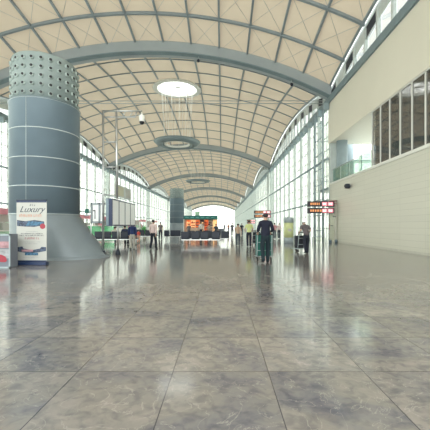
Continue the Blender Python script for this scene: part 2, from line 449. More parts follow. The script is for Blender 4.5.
# ------------------------------------------------------------------ right solid block with gallery
YG = 18.68          # where the gallery glazing stops
w = MB(); w.box((XR, Y0, 0), (XR+.3, 25.6, 4.72)); struct(w.build('wall_right', M['clad']), 'cream panelled lower wall')
sl = MB(); sl.box((XR-.06, Y0, 4.72), (17, 26., 4.85)); trim(sl, M['white'], 'white ledge along the gallery floor')
w = MB(); w.box((XR-.02, Y0, 8.2), (XR+.3, 26.2, ZEAVE-.25)); struct(w.build('wall_upper_right', M['fascia']), 'smooth cream fascia above the gallery')
w = MB(); w.box((XR+.3, Y0, 8.2), (17, 26.2, 8.5)); trim(w, M['fascia'], 'cream soffit of the gallery')
w = MB(); w.box((13.2, Y0, 4.85), (13.4, YG, 8.2)); struct(w.build('wall_gallery', mat('grey gallery wall', (.44, .48, .52), .7, var=.02)), 'grey back wall of the gallery')
w = MB(); w.box((XR+.3, YG+.05, 4.85), (13.2, YG+.15, 8.2)); struct(w.build('wall_partition', M['white']))
w = MB(); w.box((XR, 25.6, 0), (17, 25.9, 4.72)); struct(w.build('wall_end', M['clad']))
gb = MB(); y = YG
while y > Y0: gb.box((XR+.02, y-.022, 4.85), (XR+.10, y+.022, 8.2)); y -= .98
gb.box((XR+.02, Y0, 4.85), (XR+.12, YG, 4.91)); gb.box((XR+.02, Y0, 8.14), (XR+.12, YG, 8.2))
g = struct(gb.build('window_6', M['white']), 'grey tinted gallery windows with white mullions')
gp = MB(); gp.box((XR+.06, Y0, 4.91), (XR+.075, YG, 8.14)); gp.build('pane', M['gpane'], g)
# glazed screen beyond the open end of the gallery
s = MB()
for x in (9.6, 10.9, 12.2, 13.5, 14.8, 16.1): s.box((x-.04, 30.0, 4.7), (x+.04, 30.1, 11.5))
for z in (5.6, 7.5, 7.65, 9.5): s.box((9.3, 30.0, z-.04), (17, 30.1, z+.04))
s.box((9.3, 26.2, 4.5), (17, 30.1, 4.7))
so = struct(s.build('window_7', M['mulldark']), 'glazed screen behind the open gallery end')
q = MB(); q.box((9.3, 30.1, 4.7), (17, 30.12, 11.5)); q.build('pane', M['pane'], so)
for i, (x, y, r, lab) in enumerate(((9.75, 25.2, .42, 'round blue grey pillar at the open gallery end, nearer the hall'), (11.25, 27.2, .30, 'slimmer round pillar behind the gallery pillar'))):
    c = MB(); c.lathe([(r*1.08, 0 if i else 4.85), (r*1.08, (0 if i else 4.85)+.12), (r, (0 if i else 4.85)+.14), (r, 8.2 if not i else 11.2)], (0, 0), 28)
    tag(c.build('round_pillar', M['pillar'], None, (x, y, 0 if i else 0)), lab, 'pillar')
bt = empty('glass_balustrade', (XR+.15, 22.4, 4.85), 'green glass balustrade along the open gallery edge', 'balustrade')
for k in range(4):
    p = MB(); p.box((-.01, -3.4+k*1.65, .08), (.01, -3.4+k*1.65+1.55, 1.05)); p.build('glass_panel', M['green_glass'], bt)
p = MB(); p.tube([(0, -3.5, 1.1), (0, 3.4, 1.1)], .03, 8); p.build('handrail', M['chrome'], bt)
for k in range(5):
    p = MB(); p.tube([(0, -3.45+k*1.65, 0), (0, -3.45+k*1.65, 1.1)], .02, 6); p.build('post', M['chrome'], bt)
bb = MB(); bb.box((XR-.03, Y0, 0), (XR, 25.6, .12)); o = struct(bb.build('baseboard_right', mat('pale stone skirting', (.56, .56, .50), .5)))

# wall camera
wc = empty('security_camera', (XR, 21.6, 4.1), 'small black camera fixed high on the cream panelled wall', 'camera')
p = MB(); p.rbox((-.42, -.14, -.18), (-.12, .14, .14), .04); p.build('housing', M['dark'], wc)
p = MB(); p.tube([(0, 0, 0), (-.25, 0, -.02)], .035, 8); p.lathe([(.07, -.02), (.07, .02)], (-.02, 0), 10); p.build('bracket', M['cabinet'], wc)
p = MB(); p.tube([(-.42, 0, -.02), (-.46, 0, -.04)], .07, 12); p.build('lens', M['hole'], wc)

# spotlights under the first arch
for px, lab in ((-1.95, 'small dark spotlight under the first arch, nearer its crown'), (5.75, 'small dark spotlight under the first arch, nearer the right wall')):
    z = arcz(px)-.93
    r = empty('arch_spotlight', (px, 25.7, z), lab, 'spotlight', 'spotlights under the first arch')
    p = MB(); p.tube([(0, 0, .05), (0, 0, -.22)], .03, 8); p.build('stem', M['arch'], r)
    p = MB(); p.tube([(0, .1, -.2), (0, -.18, -.42)], .1, 12, rs=[.07, .12]); p.build('lamp_head', M['dark'], r)

# ------------------------------------------------------------------ skylights and hanging rings
ordn = ['overhead behind the viewer', 'nearest and largest', 'second', 'third', 'fourth', 'fifth', 'sixth']
for b in range(NB):
    cy = bayY(b, HT); cz = shellz(HX, HT)
    f = MB()
    def sz(x, y): 
        t = (y-bayY(b, 0))/BAY; return shellz(x, t)
    n = 48
    A = []
    if b > 1: n = 0
    for k in range(n):
        t = 2*PI*k/n; ro = HR+.36+.10*abs(math.sin(t*8)); ri = HR-.12+.05*abs(math.sin(t*8))
        A.append([(HX+rr*math.cos(t), cy+rr*math.sin(t)) for rr in (ri, ro)])
    for k in range(n):
        a, c = A[k], A[(k+1)%n]
        lo = [(p[0], p[1], sz(*p)-.2) for p in (a[0], a[1], c[1], c[0])]; hi = [(p[0], p[1], p[2]+.45) for p in lo]
        f.quad(lo); f.quad([lo[0], lo[3], hi[3], hi[0]]); f.quad([lo[1], lo[2], hi[2], hi[1]]); f.quad(hi)
    for k in range(8 if b < 2 else 0):
        t = PI*k/8; f.tube([(HX+HR*math.cos(t)*q, cy+HR*math.sin(t)*q, sz(HX+HR*math.cos(t)*q, cy+HR*math.sin(t)*q)+.06) for q in (-1, -.5, 0, .5, 1)], .03, 5)
    if b < 2: o = struct(f.build('window_%d' % (8+b), M['white']), 'round skylight with scalloped white rim')  # nearest bay's skylight is out of view, added to let light in
    p = MB()
    for k in range(24):
        a, c = 2*PI*k/24, 2*PI*(k+1)/24
        P_ = [(HX, cy), (HX+HR*math.cos(a), cy+HR*math.sin(a)), (HX+HR*math.cos(c), cy+HR*math.sin(c))]
        p.quad([(x, y, sz(x, y)+.12) for x, y in P_])
    if b < 2: p.build('pane', M['skyglass'], o)
    if 1 <= b <= 2:
        zr = EYE+9.8
        r = empty('hanging_ring', (HX, cy, zr), 'concave white ring hung on cables below the %s round skylight' % ordn[b], 'ceiling ring', 'rings hung below the skylights')
        p = MB(); p.lathe([(1.55, .10), (2.0, -.12), (2.45, -.02), (2.78, .30), (2.72, .34), (2.42, .06), (2.0, -.05), (1.62, .16)], n=48, closed=True); p.build('reflector', M['ringgrey'], r)
        p = MB(); p.lathe([(1.42, .0), (1.56, .0), (1.56, .22), (1.42, .22)], n=40, closed=True); p.build('inner_rim', M['white'], r)
        p = MB()
        for k in range(12):
            a = 2*PI*k/12; rt = 1.9
            x1, y1 = rt*math.cos(a), rt*math.sin(a)
            p.tube([(1.5*math.cos(a), 1.5*math.sin(a), .2), (x1, y1, sz(HX+x1, cy+y1)-zr+.05)], .022, 5)
        p.build('cables', M['white'], r)

# ------------------------------------------------------------------ ventilation columns
def vent_column(x, y, label, nparts=True):
    r = empty('ventilation_column', (x, y, 0), label, 'column', 'round ventilation columns')
    zb = EYE+.47; R0 = 1.30
    # body drum
    b = MB(); b.lathe([(R0, zb), (R0, EYE+4.88), (R0+.03, EYE+4.91), (R0-.02, EYE+4.94), (1.18, EYE+4.94)], n=64); b.build('drum', M['drum'], r)
    s = MB()
    for h in (.47, 1.54, 2.64, 3.76, 4.9): s.lathe([(R0-.02, EYE+h-.016), (R0+.015, EYE+h-.016), (R0+.015, EYE+h+.016), (R0-.02, EYE+h+.016)], n=64, closed=True)
    view = math.atan2(-y, -x)
    for k in range(3):
        a = view-R(30)+k*PI/1.5; s.tube([((R0+.003)*math.cos(a), (R0+.003)*math.sin(a), zb), ((R0+.003)*math.cos(a), (R0+.003)*math.sin(a), EYE+4.9)], .010, 6)
    s.build('joint_strip', M['seam'], r)
    t = MB(); t.lathe([(1.2, EYE+4.93), (1.2, EYE+6.66), (1.17, EYE+6.70), (1.05, EYE+6.70), (1.05, EYE+6.6)], n=64); t.build('perforated_drum', M['drumtop'], r)
    # nozzles
    proto = None; extra = MB(); eh = MB()
    for c in range(24):
        a = view+R(7.5)+c*R(15); front = abs(math.atan2(math.sin(a-view), math.cos(a-view))) < R(151)
        for q in range(5):
            z = EYE+5.12+.33*q; d = Vector((math.cos(a), math.sin(a), 0)); p0 = d*1.19+Vector((0, 0, z)); p1 = d*1.27+Vector((0, 0, z))
            if nparts and front:
                if proto is None:
                    n = MB(); n.tube([(0, 0, 0), (.035, 0, 0), (.08, 0, 0)], .1, 14, rs=[.082, .078, .064]); proto = n.build('air_nozzle', M['nozzle'], r)
                    h = MB(); h.tube([(.082, 0, 0), (.086, 0, 0)], .054, 12); ph = h.build('opening', M['hole'], proto)
                    o = proto
                else:
                    o = proto.copy(); col.objects.link(o); o.parent = r
                    h2 = ph.copy(); col.objects.link(h2); h2.parent = o
                o.location = p0; o.rotation_euler.z = a
            else:
                extra.tube([p0, p1], .09, 10, rs=[.082, .064]); eh.tube([p1, p1+d*.004], .052, 8)
    if extra.v:
        e = extra.build('air_nozzles', M['seam'], r); e['kind'] = 'stuff'; h = eh.build('openings', M['hole'], e)
    # flared skirt: circle above, offset oval at the floor
    f = MB(); n = 64; rings = []
    for s_ in range(9):
        u = s_/8; g = u
        cx, rx, ry = .62*g, (R0-.01)+.62*g, (R0-.01)+.05*g
        rings.append(len(f.v))
        for k in range(n):
            t_ = 2*PI*k/n; f.v.append((cx+rx*math.cos(t_), ry*math.sin(t_), zb-.02-(zb-.10)*u))
    for a_, b_ in zip(rings[:-1], rings[1:]):
        for k in range(n): f.f.append((a_+k, a_+(k+1)%n, b_+(k+1)%n, b_+k)); f.sm.append(True)
    f.build('skirt', M['flare'], r)
    k_ = MB(); rr = []
    for z_, e_ in ((0, .10), (.09, .08), (.1, 0)):
        rr.append(len(k_.v))
        for k in range(n):
            t_ = 2*PI*k/n; k_.v.append((.62+(R0+.62+e_)*math.cos(t_), (R0+.04+e_)*math.sin(t_), z_))
    for a_, b_ in zip(rr[:-1], rr[1:]):
        for k in range(n): k_.f.append((a_+k, a_+(k+1)%n, b_+(k+1)%n, b_+k)); k_.sm.append(True)
    k_.build('plinth', M['flare'], r)
    return r
vent_column(-7.39, 13.0, 'huge blue grey round column with perforated top and skirt, behind the roll-up banner')
vent_column(-8.15, 56.0, 'distant blue grey round column standing left of the teal-topped shop', False)

# ------------------------------------------------------------------ roll-up banner
bx = empty('rollup_banner', (-6.32, 10.3, 0), 'white roll-up banner headed Luxury with navy top and foot, beside the big column', 'banner')
p = MB(); p.box((-.5, -.012, .12), (.5, .0, 2.14)); p.build('sheet', M['paper'], bx)
p = MB(); p.rbox((-.52, -.10, 0), (.52, .10, .11), .02); p.build('base_box', M['blue'], bx)
for a, b in ((.11, .16), (2.08, 2.15)):
    p = MB(); p.box((-.5, -.016, a), (.5, -.012, b)); p.build('navy_band', M['blue'], bx)
p = MB(); p.tube([(-.51, 0, 2.16), (.51, 0, 2.16)], .018, 8); p.build('top_rail', M['dark'], bx)
p = MB(); p.tube([(0, .03, .1), (0, .03, 2.15)], .012, 6); p.build('support_pole', M['chrome'], bx)
fr = (R(90), 0, 0)
text_mesh('small_heading', "It's a", .1, M['ink'], bx, (.02, -.014, 1.965), fr, .4)
text_mesh('luxury_heading', 'Luxury', .29, M['ink'], bx, (.0, -.014, 1.76), fr, .45, bold=.0)
def glyphs(name, x0, x1, z, h, m, seed, par=bx, y=-.014, gap=.35):
    rd = random.Random(seed); g = MB(); x = x0
    while x < x1:
        w_ = h*rd.uniform(.35, .8)
        k = rd.random()
        if k < .22: x += w_*.8; continue
        hh = h*(1.25 if rd.random() < .25 else 1.)
        g.box((x, y-.002, z), (x+h*.14, y, z+hh)); g.box((x, y-.002, z+h*.8 if k > .6 else z), (x+w_*.75, y, z+h*.95 if k > .6 else z+h*.16))
        if k > .45: g.box((x+w_*.62, y-.002, z), (x+w_*.75, y, z+h))
        x += w_+h*gap*.4
    return g.build(name, m, par)
glyphs('orange_line', -.40, .36, 1.60, .085, M['orange_ink'], 3)
glyphs('text_line', -.37, .38, 1.03, .032, M['ink'], 4); glyphs('text_line', -.40, .40, .97, .032, M['ink'], 5)
glyphs('text_line', -.22, .2, 1.10, .025, M['grey_ink'], 15)
glyphs('price_line', -.22, .24, .86, .06, M['red_ink'], 6); glyphs('text_line', -.28, .28, .76, .022, M['grey_ink'], 7)
glyphs('text_line', -.2, .2, .70, .022, M['grey_ink'], 8); glyphs('text_line', -.30, .30, .24, .022, M['grey_ink'], 9); glyphs('text_line', -.05, .2, .30, .03, M['grey_ink'], 19)
# printed pictures on the banner
p = MB(); pts = [(-.48, 1.30), (-.2, 1.28), (.1, 1.27), (.42, 1.33), (.42, 1.45), (.1, 1.50), (-.2, 1.46), (-.48, 1.50)]
p.quad([(x, -.0145, z) for x, z in pts]); p.box((-.48, -.016, 1.36), (-.3, -.0145, 1.44)); p.build('picture', M['pic'], bx)
p = MB(); p.quad([(x, -.0165, z) for x, z in ((-.2, 1.31), (.35, 1.33), (.4, 1.42), (-.1, 1.46))]); p.build('picture', M['sky_ink'], bx)
p = MB(); p.tube([(.37, -.0165, 1.29), (.37, -.019, 1.29)], .09, 20); p.build('round_badge', M['red_ink'], bx)
p = MB(); p.quad([(x, -.0145, z) for x, z in ((-.48, .60), (-.3, .62), (-.28, .56), (0, .50), (.28, .55), (.33, .61), (.48, .6), (.48, .47), (.2, .42), (-.1, .40), (-.4, .44), (-.48, .46))]); p.build('picture', M['pic'], bx)
p = MB(); p.box((-.33, -.0175, .45), (.05, -.0145, .52)); p.build('picture', M['picpink'], bx)
p = MB(); p.box((-.22, -.0165, .33), (.22, -.0145, .41)); p.build('picture', M['sky_ink'], bx)

# left display stand cut by the frame
ds = empty('display_stand', (-7.15, 9.6, 0), 'low slate grey display stand with pink car poster at the left edge', 'display stand')
p = MB(); p.rbox((-.55, 0, 0), (.6, .35, 1.05), .015); p.build('body', M['cabinet'], ds)
p = MB(); 
for a, b in (((-.55, -.02, 1.0), (.6, 0, 1.05)), ((.56, -.02, 0), (.6, 0, 1.05)), ((-.55, -.02, 0), (.6, 0, .04)), ((-.55, -.02, 0), (-.51, 0, 1.05))): p.box(a, b)
p.build('frame', M['postgrey'], ds)
p = MB(); p.box((-.51, -.01, .62), (.56, 0, .82)); p.build('poster_band', M['picpink'], ds)
p = MB(); p.box((-.51, -.01, .3), (.56, 0, .58)); p.build('poster', mat('grey poster print', (.34, .36, .38), .5, var=.3, scale=9), ds)
p = MB(); p.quad([(x, -.012, z) for x, z in ((.0, .2), (.1, .36), (.3, .42), (.45, .36), (.5, .24), (.45, .18))]); p.build('red_car_picture', M['red_ink'], ds)

# ------------------------------------------------------------------ information mast
im = empty('information_mast', (-4.83, 13.0, 0), 'tall laddered information mast with navy display case, right of the big column', 'information mast')
p = MB(); p.tube([(-.15, 0, 0), (-.15, 0, 6.12)], .045, 10); p.build('post', M['chrome'], im)
p = MB(); p.tube([(.13, 1.0, 0), (.34, 0, 3.2), (.34, 0, 6.12)], .045, 10); 
p = MB(); p.tube([(.13, 1.0, 0), (.13, 1.0, 2.5)], .04, 10); p.build('post', M['chrome'], im)
p = MB(); p.tube([(.40, 0.1, 2.45), (.40, 0, 6.12)], .045, 10); p.build('post', M['chrome'], im)
p = MB()
for z in (2.6, 3.77, 4.82, 5.87): p.tube([(-.15, 0, z), (.4, 0, z)], .03, 8)
p.build('rung', M['chrome'], im)
p = MB(); p.tube([(-.2, 0, 6.12), (1.48, 0, 6.12)], .035, 8); p.tube([(-.15, 0, 5.87), (1.2, 0, 5.87), (1.25, 0, 6.1)], .03, 8)
for x in (.65, .95): p.tube([(x, 0, 5.87), (x+.15, 0, 6.12)], .015, 6)
p.build('top_arm', M['chrome'], im)
p = MB()
for (x, y) in ((-.15, 0), (.13, 1.0)): p.lathe([(.12, 0), (.12, .05), (.06, .25), (.05, .26)], (x, y), 16)
p.build('foot', M['dark'], im)
p = MB(); p.rbox((-.03, .0, 1.3), (.22, 3.5, 2.46), .01); p.build('display_case', M['blue'], im)
p = MB(); p.box((-.0, -.02, 2.2), (.10, 0, 2.22)); p.box((-.03, -.012, 1.32), (.08, 0, 2.44)); p.build('end_plate', M['drum'], im)
for k in range(4):
    p = MB(); p.box((.215, .08+k*.86, 1.36), (.23, .80+k*.86, 2.4)); p.build('light_panel', M['panelwhite'], im)
p = MB(); p.box((.12, .5, 2.62), (.16, 2.9, 3.16)); so = p.build('upper_board', M['mull'], im)
p = MB(); p.box((.16, .6, 2.68), (.17, 1.7, 3.1)); p.build('notice', mat('pale yellow notice', (.62, .62, .48), .6), so)
p = MB(); p.box((.16, 2.0, 2.68), (.17, 2.75, 3.1)); p.build('notice', M['paper'], so)
p = MB()
for y in (.8, 2.4): p.box((.12, y, 2.4), (.16, y+.05, 2.7))
p.build('bracket', M['chrome'], im)
p = MB(); p.tube([(-.68, .05, 0), (-.68, .05, 2.28)], .03, 8); p.build('side_post', M['chrome'], im)
p = MB()
for a, b in (((-.68, 0, 2.2), (-.1, .12, 2.27)), ((-.68, 0, 1.42), (-.1, .12, 1.49)), ((-.35, 0, 1.42), (-.3, .12, 2.27)), ((-.68, 0, 1.42), (-.63, .12, 2.27))): p.box(a, b)
p.build('side_frame', M['steel'], im)
p = MB(); p.box((-.62, .05, 1.5), (-.36, .07, 2.2)); p.box((-.29, .05, 1.5), (-.16, .07, 2.2)); p.build('light_panel', M['panelwhite'], im)
p = MB(); p.box((-.60, .04, 1.92), (-.5, .05, 1.97)); p.box((-.53, .04, 1.6), (-.5, .05, 1.97)); p.build('notice_mark', M['ink'], im)
p = MB(); p.rbox((-.93, .0, 1.84), (-.76, .06, 2.02), .02); p.tube([(-.78, .03, 1.93), (-.66, .04, 1.93)], .012, 6); p.build('green_sign', mat('deep green sign', (.01, .12, .09), .5), im)
p = MB(); p.box((-.93, .02, 1.72), (-.78, .05, 1.77)); p.tube([(-.85, .03, 1.75), (-.85, .03, 1.86)], .008, 6); p.build('sign_caption', M['grey_ink'], im)
dc = empty('dome_camera', (-3.36, 13.0, 5.95), 'white camera with black dome hanging from the mast arm', 'camera')
p = MB(); p.tube([(0, 0, .10), (0, 0, 0)], .03, 8); p.lathe([(.05, .02), (.12, -.04), (.12, -.26), (.1, -.28)], n=16); p.build('housing', M['white'], dc)
p = MB(); p.lathe([(.1, -.28), (.095, -.33), (.06, -.38), (.01, -.4)], n=16); p.build('dome', M['hole'], dc)

# ------------------------------------------------------------------ bench seating
def bench(loc, xs, label, rz=0., wseat=.58):
    r = empty('waiting_bench', loc, label, 'bench', 'airport waiting benches', rz)
    x0, x1 = min(xs)-wseat/2, max(xs)+wseat/2
    p = MB(); p.box((x0, .18, .32), (x1, .26, .39)); p.build('beam', M['chrome'], r)
    for x in (x0+.15, x1-.15):
        p = MB(); p.tube([(x, .22, .33), (x, .22, .05)], .03, 8); p.tube([(x, -.08, .03), (x, .52, .03)], .025, 8); p.build('leg', M['chrome'], r)
    for x in xs:
        p = MB(); p.rbox((x-wseat/2+.02, .02, .39), (x+wseat/2-.02, .52, .47), .03); p.build('seat', M['navy'], r)
        p = MB(); p.rbox((x-wseat/2+.02, -.06, .47), (x+wseat/2-.02, .03, .92), .035); p.build('backrest', M['navy'], r)
    for x in (x0, x1):
        p = MB(); p.tube([(x, .05, .4), (x, .05, .66), (x, .42, .66), (x, .42, .4)], .016, 6); p.build('armrest', M['chrome'], r)
    return r
bench((0, 21.0, 0), [-2.50, -1.80, -1.18, -.42], 'front navy four-seat bench before the teal-topped shop')
bench((.25, 23.0, 0), [-2.50, -1.88, -1.26, -.64, -.02], 'navy bench directly behind the front row by the shop')
bench((.1, 25.2, 0), [-2.6, -1.98, -1.36, -.5], 'third navy bench row back, closest to the shop')
bench((0, 21.6, 0), [-8.6, -8.0, -7.4, -6.8, -6.2], 'navy bench seen under the information mast display case')
bench((0, 27.5, 0), [-4.9, -4.35, -3.9], 'small navy bench at the foot of the distant column', wseat=.5)
bench((0, 28.5, 0), [-8.0, -7.4, -6.8, -6.2], 'navy bench beyond the walker in the white shirt')
bench((0, 33.5, 0), [-10.2, -9.6, -9.0, -8.4], 'far left navy bench near the pink-fronted shops')

# ------------------------------------------------------------------ shop
sh = empty('duty_free_shop', (-3.1, 45.0, 0), 'open shop with teal header and orange lit shelves in mid hall', 'shop')
p = MB(); p.box((-2.5, 0, 2.28), (2.45, 3.4, 2.82)); p.build('header', M['teal'], sh)
p = MB(); p.box((-2.5, 3.3, 0), (2.45, 3.4, 2.28)); p.box((-2.5, 0, 0), (-2.42, 3.4, 2.28)); p.box((2.37, 0, 0), (2.45, 3.4, 2.28)); p.build('partition', M['white'], sh)
rd = random.Random(5)
for k in range(7):
    x = -2.35+k*.68
    p = MB()
    for z in (.45, .85, 1.25, 1.65, 2.05): p.box((x, 2.75, z), (x+.6, 3.28, z+.04))
    p.box((x, 3.2, 0), (x+.6, 3.3, 2.25)); f = p.build('shelf_unit', [M['shopglow'], M['shopwarm'], M['shopglow'], M['cabinet'], M['shopglow'], M['white'], M['shopwarm']][k], sh)
    g = MB()
    for z in (.49, .89, 1.29, 1.69):
        xx = x+.02
        while xx < x+.52:
            ww = rd.uniform(.06, .12); g.box((xx, 2.8, z), (xx+ww, 3.0, z+rd.uniform(.15, .3))); xx += ww+rd.uniform(.01, .06)
    g.build('goods', [M['shopwarm'], M['red_ink'], M['cabinet']][k % 3], f)
p = MB(); p.rbox((-2.2, .4, 0), (.2, 1., 1.0), .02); p.build('counter', mat('pale wood counter', (.55, .42, .33), .5), sh)
p = MB()
for k in range(6): p.box((-2.2+k*.75, -.02, 2.46), (-1.75+k*.75, 0, 2.62))
p.build('header_lettering', mat('pale teal lettering', (.10, .34, .31), .5), sh)
p = MB(); p.box((-.95, 1.5, 2.82), (-.25, 1.7, 3.5)); p.build('roof_sign', M['mint'], sh)
for x, w_, lab in ((2.0, .9, 'narrow display counter at the right end of the shop'),):
    t_ = empty('display_counter', (-.2, 42.5, 0), lab, 'counter')
    p = MB(); p.rbox((-.5, 0, 0), (.5, .6, .9), .03); p.build('body', M['cabinet'], t_)
    p = MB(); p.box((-.52, -.02, .9), (.52, .62, .95)); p.build('worktop', M['white'], t_)

# shopfronts along the left glazing
rd = random.Random(11)
fronts = [(24.5, 'green and white shopfront under pink header, glimpsed left of the big column'), (31., 'second shopfront along the left glazing, partly hidden by the column'),
          (38., 'mint panelled shopfront beside the skirt of the big column'), (46.5, 'pink headed shopfront behind the information mast'),
          (56., 'shopfront behind the blue jacketed traveller'), (67., 'shopfront behind the white shirted walker'), (80., 'farthest pink headed shopfront by the distant column')]
for i, (y, lab) in enumerate(fronts):
    r = empty('shopfront', (-17.8, y, 0), lab, 'shop', 'shopfronts along the left glazing'); Lg = 5.4
    p = MB(); p.box((-1.6, 0, 0), (0, Lg, .95)); p.build('counter', M['white'], r)
    p = MB(); p.box((-.1, 0, 2.25), (.05, Lg, 2.25+.5)); p.build('header', M['pink'] , r)
    p = MB(); p.box((-1.6, 0, 0), (-1.5, Lg, 2.6)); p.build('back_panel', M['paper'], r)
    for yy in (0, Lg-.1):
        p = MB(); p.box((-.1, yy, 0), (0, yy+.1, 2.3)); p.build('post', M['white'], r)
    p = MB(); p.box((.0, .15, .2), (.03, Lg*.55, .85)); p.box((.0, Lg*.6, .25), (.03, Lg-.2, .8)); p.build('green_panel', M['mint'], r)
    for k in range(5):
        p = MB(); w_ = rd.uniform(.4, .8); p.rbox((-.9, .25+k, .95), (-.4, .25+k+w_, .95+rd.uniform(.4, .9)), .03)
        p.build('display_block', [M['mint'], M['paper'], M['mint'], M['pink'], M['postgrey']][(k+i) % 5], r)
# green glass barrier behind left bench
gr = empty('glass_barrier', (-9.3, 25.5, 0), 'low mint green glass barrier behind the bench under the mast', 'barrier')
for k in range(3):
    p = MB(); p.box((-2.9+k*1.16, -.01, .1), (-2.9+k*1.16+1.08, .01, 1.28)); p.build('glass_panel', glass('mint barrier glass', (.45, .85, .6), .05, body=(.25, .72, .42), bodyfac=.35) if k == 0 else bpy.data.materials['mint barrier glass'], gr)
for k in range(4):
    p = MB(); p.tube([(-2.94+k*1.16, 0, 0), (-2.94+k*1.16, 0, 1.34)], .025, 6); p.build('post', M['chrome'], gr)
p = MB(); p.tube([(-2.95, 0, 1.34), (.55, 0, 1.34)], .025, 6); p.build('handrail', M['white'], gr)

# potted plants among the shops
def plant(x, y, h, lab):
    r = empty('potted_plant', (x, y, 0), lab, 'plant')
    p = MB(); p.lathe([(.16, 0), (.22, .4), (.24, .42), (.2, .43), (.19, .4)], n=16); p.build('pot', M['white'], r)
    p = MB(); q = random.Random(int(x*10+y))
    for k in range(40):
        a = q.uniform(0, 2*PI); l = q.uniform(.5, 1)*h*.75; s_ = q.uniform(.15, .6)
        pts = [Vector((0, 0, .4)), Vector((math.cos(a)*l*s_*.4, math.sin(a)*l*s_*.4, .4+l*.6)), Vector((math.cos(a)*l*s_, math.sin(a)*l*s_, .4+l*(.95-s_*.4)))]
        n_ = Vector((-math.sin(a), math.cos(a), 0))*.05
        p.quad([pts[0]-n_*.3, pts[0]+n_*.3, pts[1]+n_, pts[1]-n_]); p.quad([pts[1]-n_, pts[1]+n_, pts[2]])
    p.build('leaves', M['leaf'], r)
plant(-7.9, 31.5, 1.7, 'bushy potted plant behind the child in red')
plant(-9.0, 30.6, 1.4, 'shorter potted plant left of the bushy one')

# ------------------------------------------------------------------ information kiosk, signs
kx = empty('round_kiosk', (5.1, 23.7, 0), 'round lime green advertising post with grey cap and base', 'advertising post')
p = MB(); p.lathe([(.37, 0), (.37, .42), (.35, .43)], n=28); p.build('base', M['postgrey'], kx)
p = MB(); p.lathe([(.345, .43), (.345, 1.55)], n=28); p.build('drum', M['lime'], kx)
p = MB(); p.lathe([(.37, 1.55), (.37, 1.86), (.33, 1.95), (.1, 2.0)], n=28); p.build('cap', M['postgrey'], kx)
p = MB(); p.box((-.12, -.352, .9), (.12, -.33, 1.1)); p.build('label_plate', M['paper'], kx)

def gate_sign(cx, y, z, wd, label, arm, hang=None):
    r = empty('gate_sign', (cx, y, z), label, 'sign', 'double-row hanging gate signs')
    for row in (0, 1):
        h0 = row*.52; hh = .42
        p = MB(); p.rbox((-wd/2, -.06, h0), (wd/2, .06, h0+hh), .01); bd = p.build('sign_box', M['sign'], r)
        rd = random.Random(row+3)
        p = MB(); x = -wd*.40
        while x < -wd*.03:
            w_ = rd.uniform(.08, .17); p.box((x, -.068, h0+.13), (x+w_, -.06, h0+hh-.12)); x += w_+.06
        p.build('amber_text', M['amber'], bd)
        p = MB(); p.box((wd*.04, -.066, h0+.07), (wd*.23, -.06, h0+hh-.07)); p.box((wd*.26, -.066, h0+.07), (wd*.45, -.06, h0+hh-.07)); p.build('pink_field', M['pinklit'], bd)
        p = MB()
        for c in (.07, .13, .29, .36): p.box((wd*c, -.072, h0+.14), (wd*(c+.045), -.066, h0+hh-.14))
        p.build('white_text', M['signwhite'], bd)
    p = MB()
    if arm == 'side':
        p.tube([(-wd/2-.15, 0, .7), (wd/2, 0, .48), ], .03, 8)
        p.tube([(wd*.3, .02, 0), (wd*.3, .02, -z)], .035, 8); p.rbox((-wd/2-.22, -.08, .58), (-wd/2-.02, .08, .74), .02)
    else:
        for q in (-wd*.4, wd*.4): p.tube([(q, 0, 0), (q, 0, -z)], .03, 8)
    for q in (-wd*.3, wd*.3): p.box((q-.03, .06, 0), (q+.03, .09, .9))
    p.build('support', M['mulldark'], r)
    return r
gate_sign(7.62, 23.9, 2.27, 2.06, 'large two-row gate sign beside the end of the cream wall', 'side')
gate_sign(5.35, 41., 2.4, 2.25, 'smaller two-row gate sign above the head of the man in navy', 'post')
gate_sign(7.5, 80., 1.95, 2.2, 'tiny distant gate sign above the woman in yellow green', 'post')

# exit gate beside the wall end
eg = empty('exit_doorway', (8.35, 24.2, 0), 'slim cream doorway frame with red lines at the end of the wall', 'door frame')
p = MB(); p.box((0, .0, 0), (.1, .12, 3.3)); p.box((.45, 0, 0), (.62, .12, 3.3)); p.box((0, 0, 3.2), (.62, .12, 3.35)); p.build('frame', M['clad'], eg)
p = MB(); p.box((.1, .04, .2), (.45, .06, 3.2)); p.build('pane', M['pane'], eg)
p = MB(); p.box((.05, -.02, 3.02), (.6, 0, 3.06)); p.box((.05, -.02, 3.24), (.6, 0, 3.28)); p.build('red_line', M['red_ink'], eg)
p = MB(); p.box((.12, -.03, 1.3), (.3, 0, 1.35)); p.box((.3, -.02, 2.0), (.55, 0, 2.05)); p.build('bar', M['darksteel'], eg)
p = MB(); p.rbox((-.06, -.1, 1.0), (.03, 0, 1.45), .01); p.build('red_box', M['red_ink'], eg)
for x in (.05, .5):
    p = MB(); p.lathe([(.11, 0), (.11, .2), (.08, .24)], (x, -.14), 14); p.build('foot', M['drum'], eg)
rl = empty('rail_loop', (7.35, 23.5, 0), 'low dark metal rail loop beside the doorway frame', 'rail')
p = MB(); p.tube([(-.5, 0, 0), (-.5, 0, .42), (-.42, 0, .5), (.42, 0, .5), (.5, 0, .42), (.5, 0, 0)], .03, 8); p.build('rail', M['mulldark'], rl)
p = MB(); p.box((-.45, -.01, .08), (.45, .01, .44)); p.build('infill', M['pane'], rl)

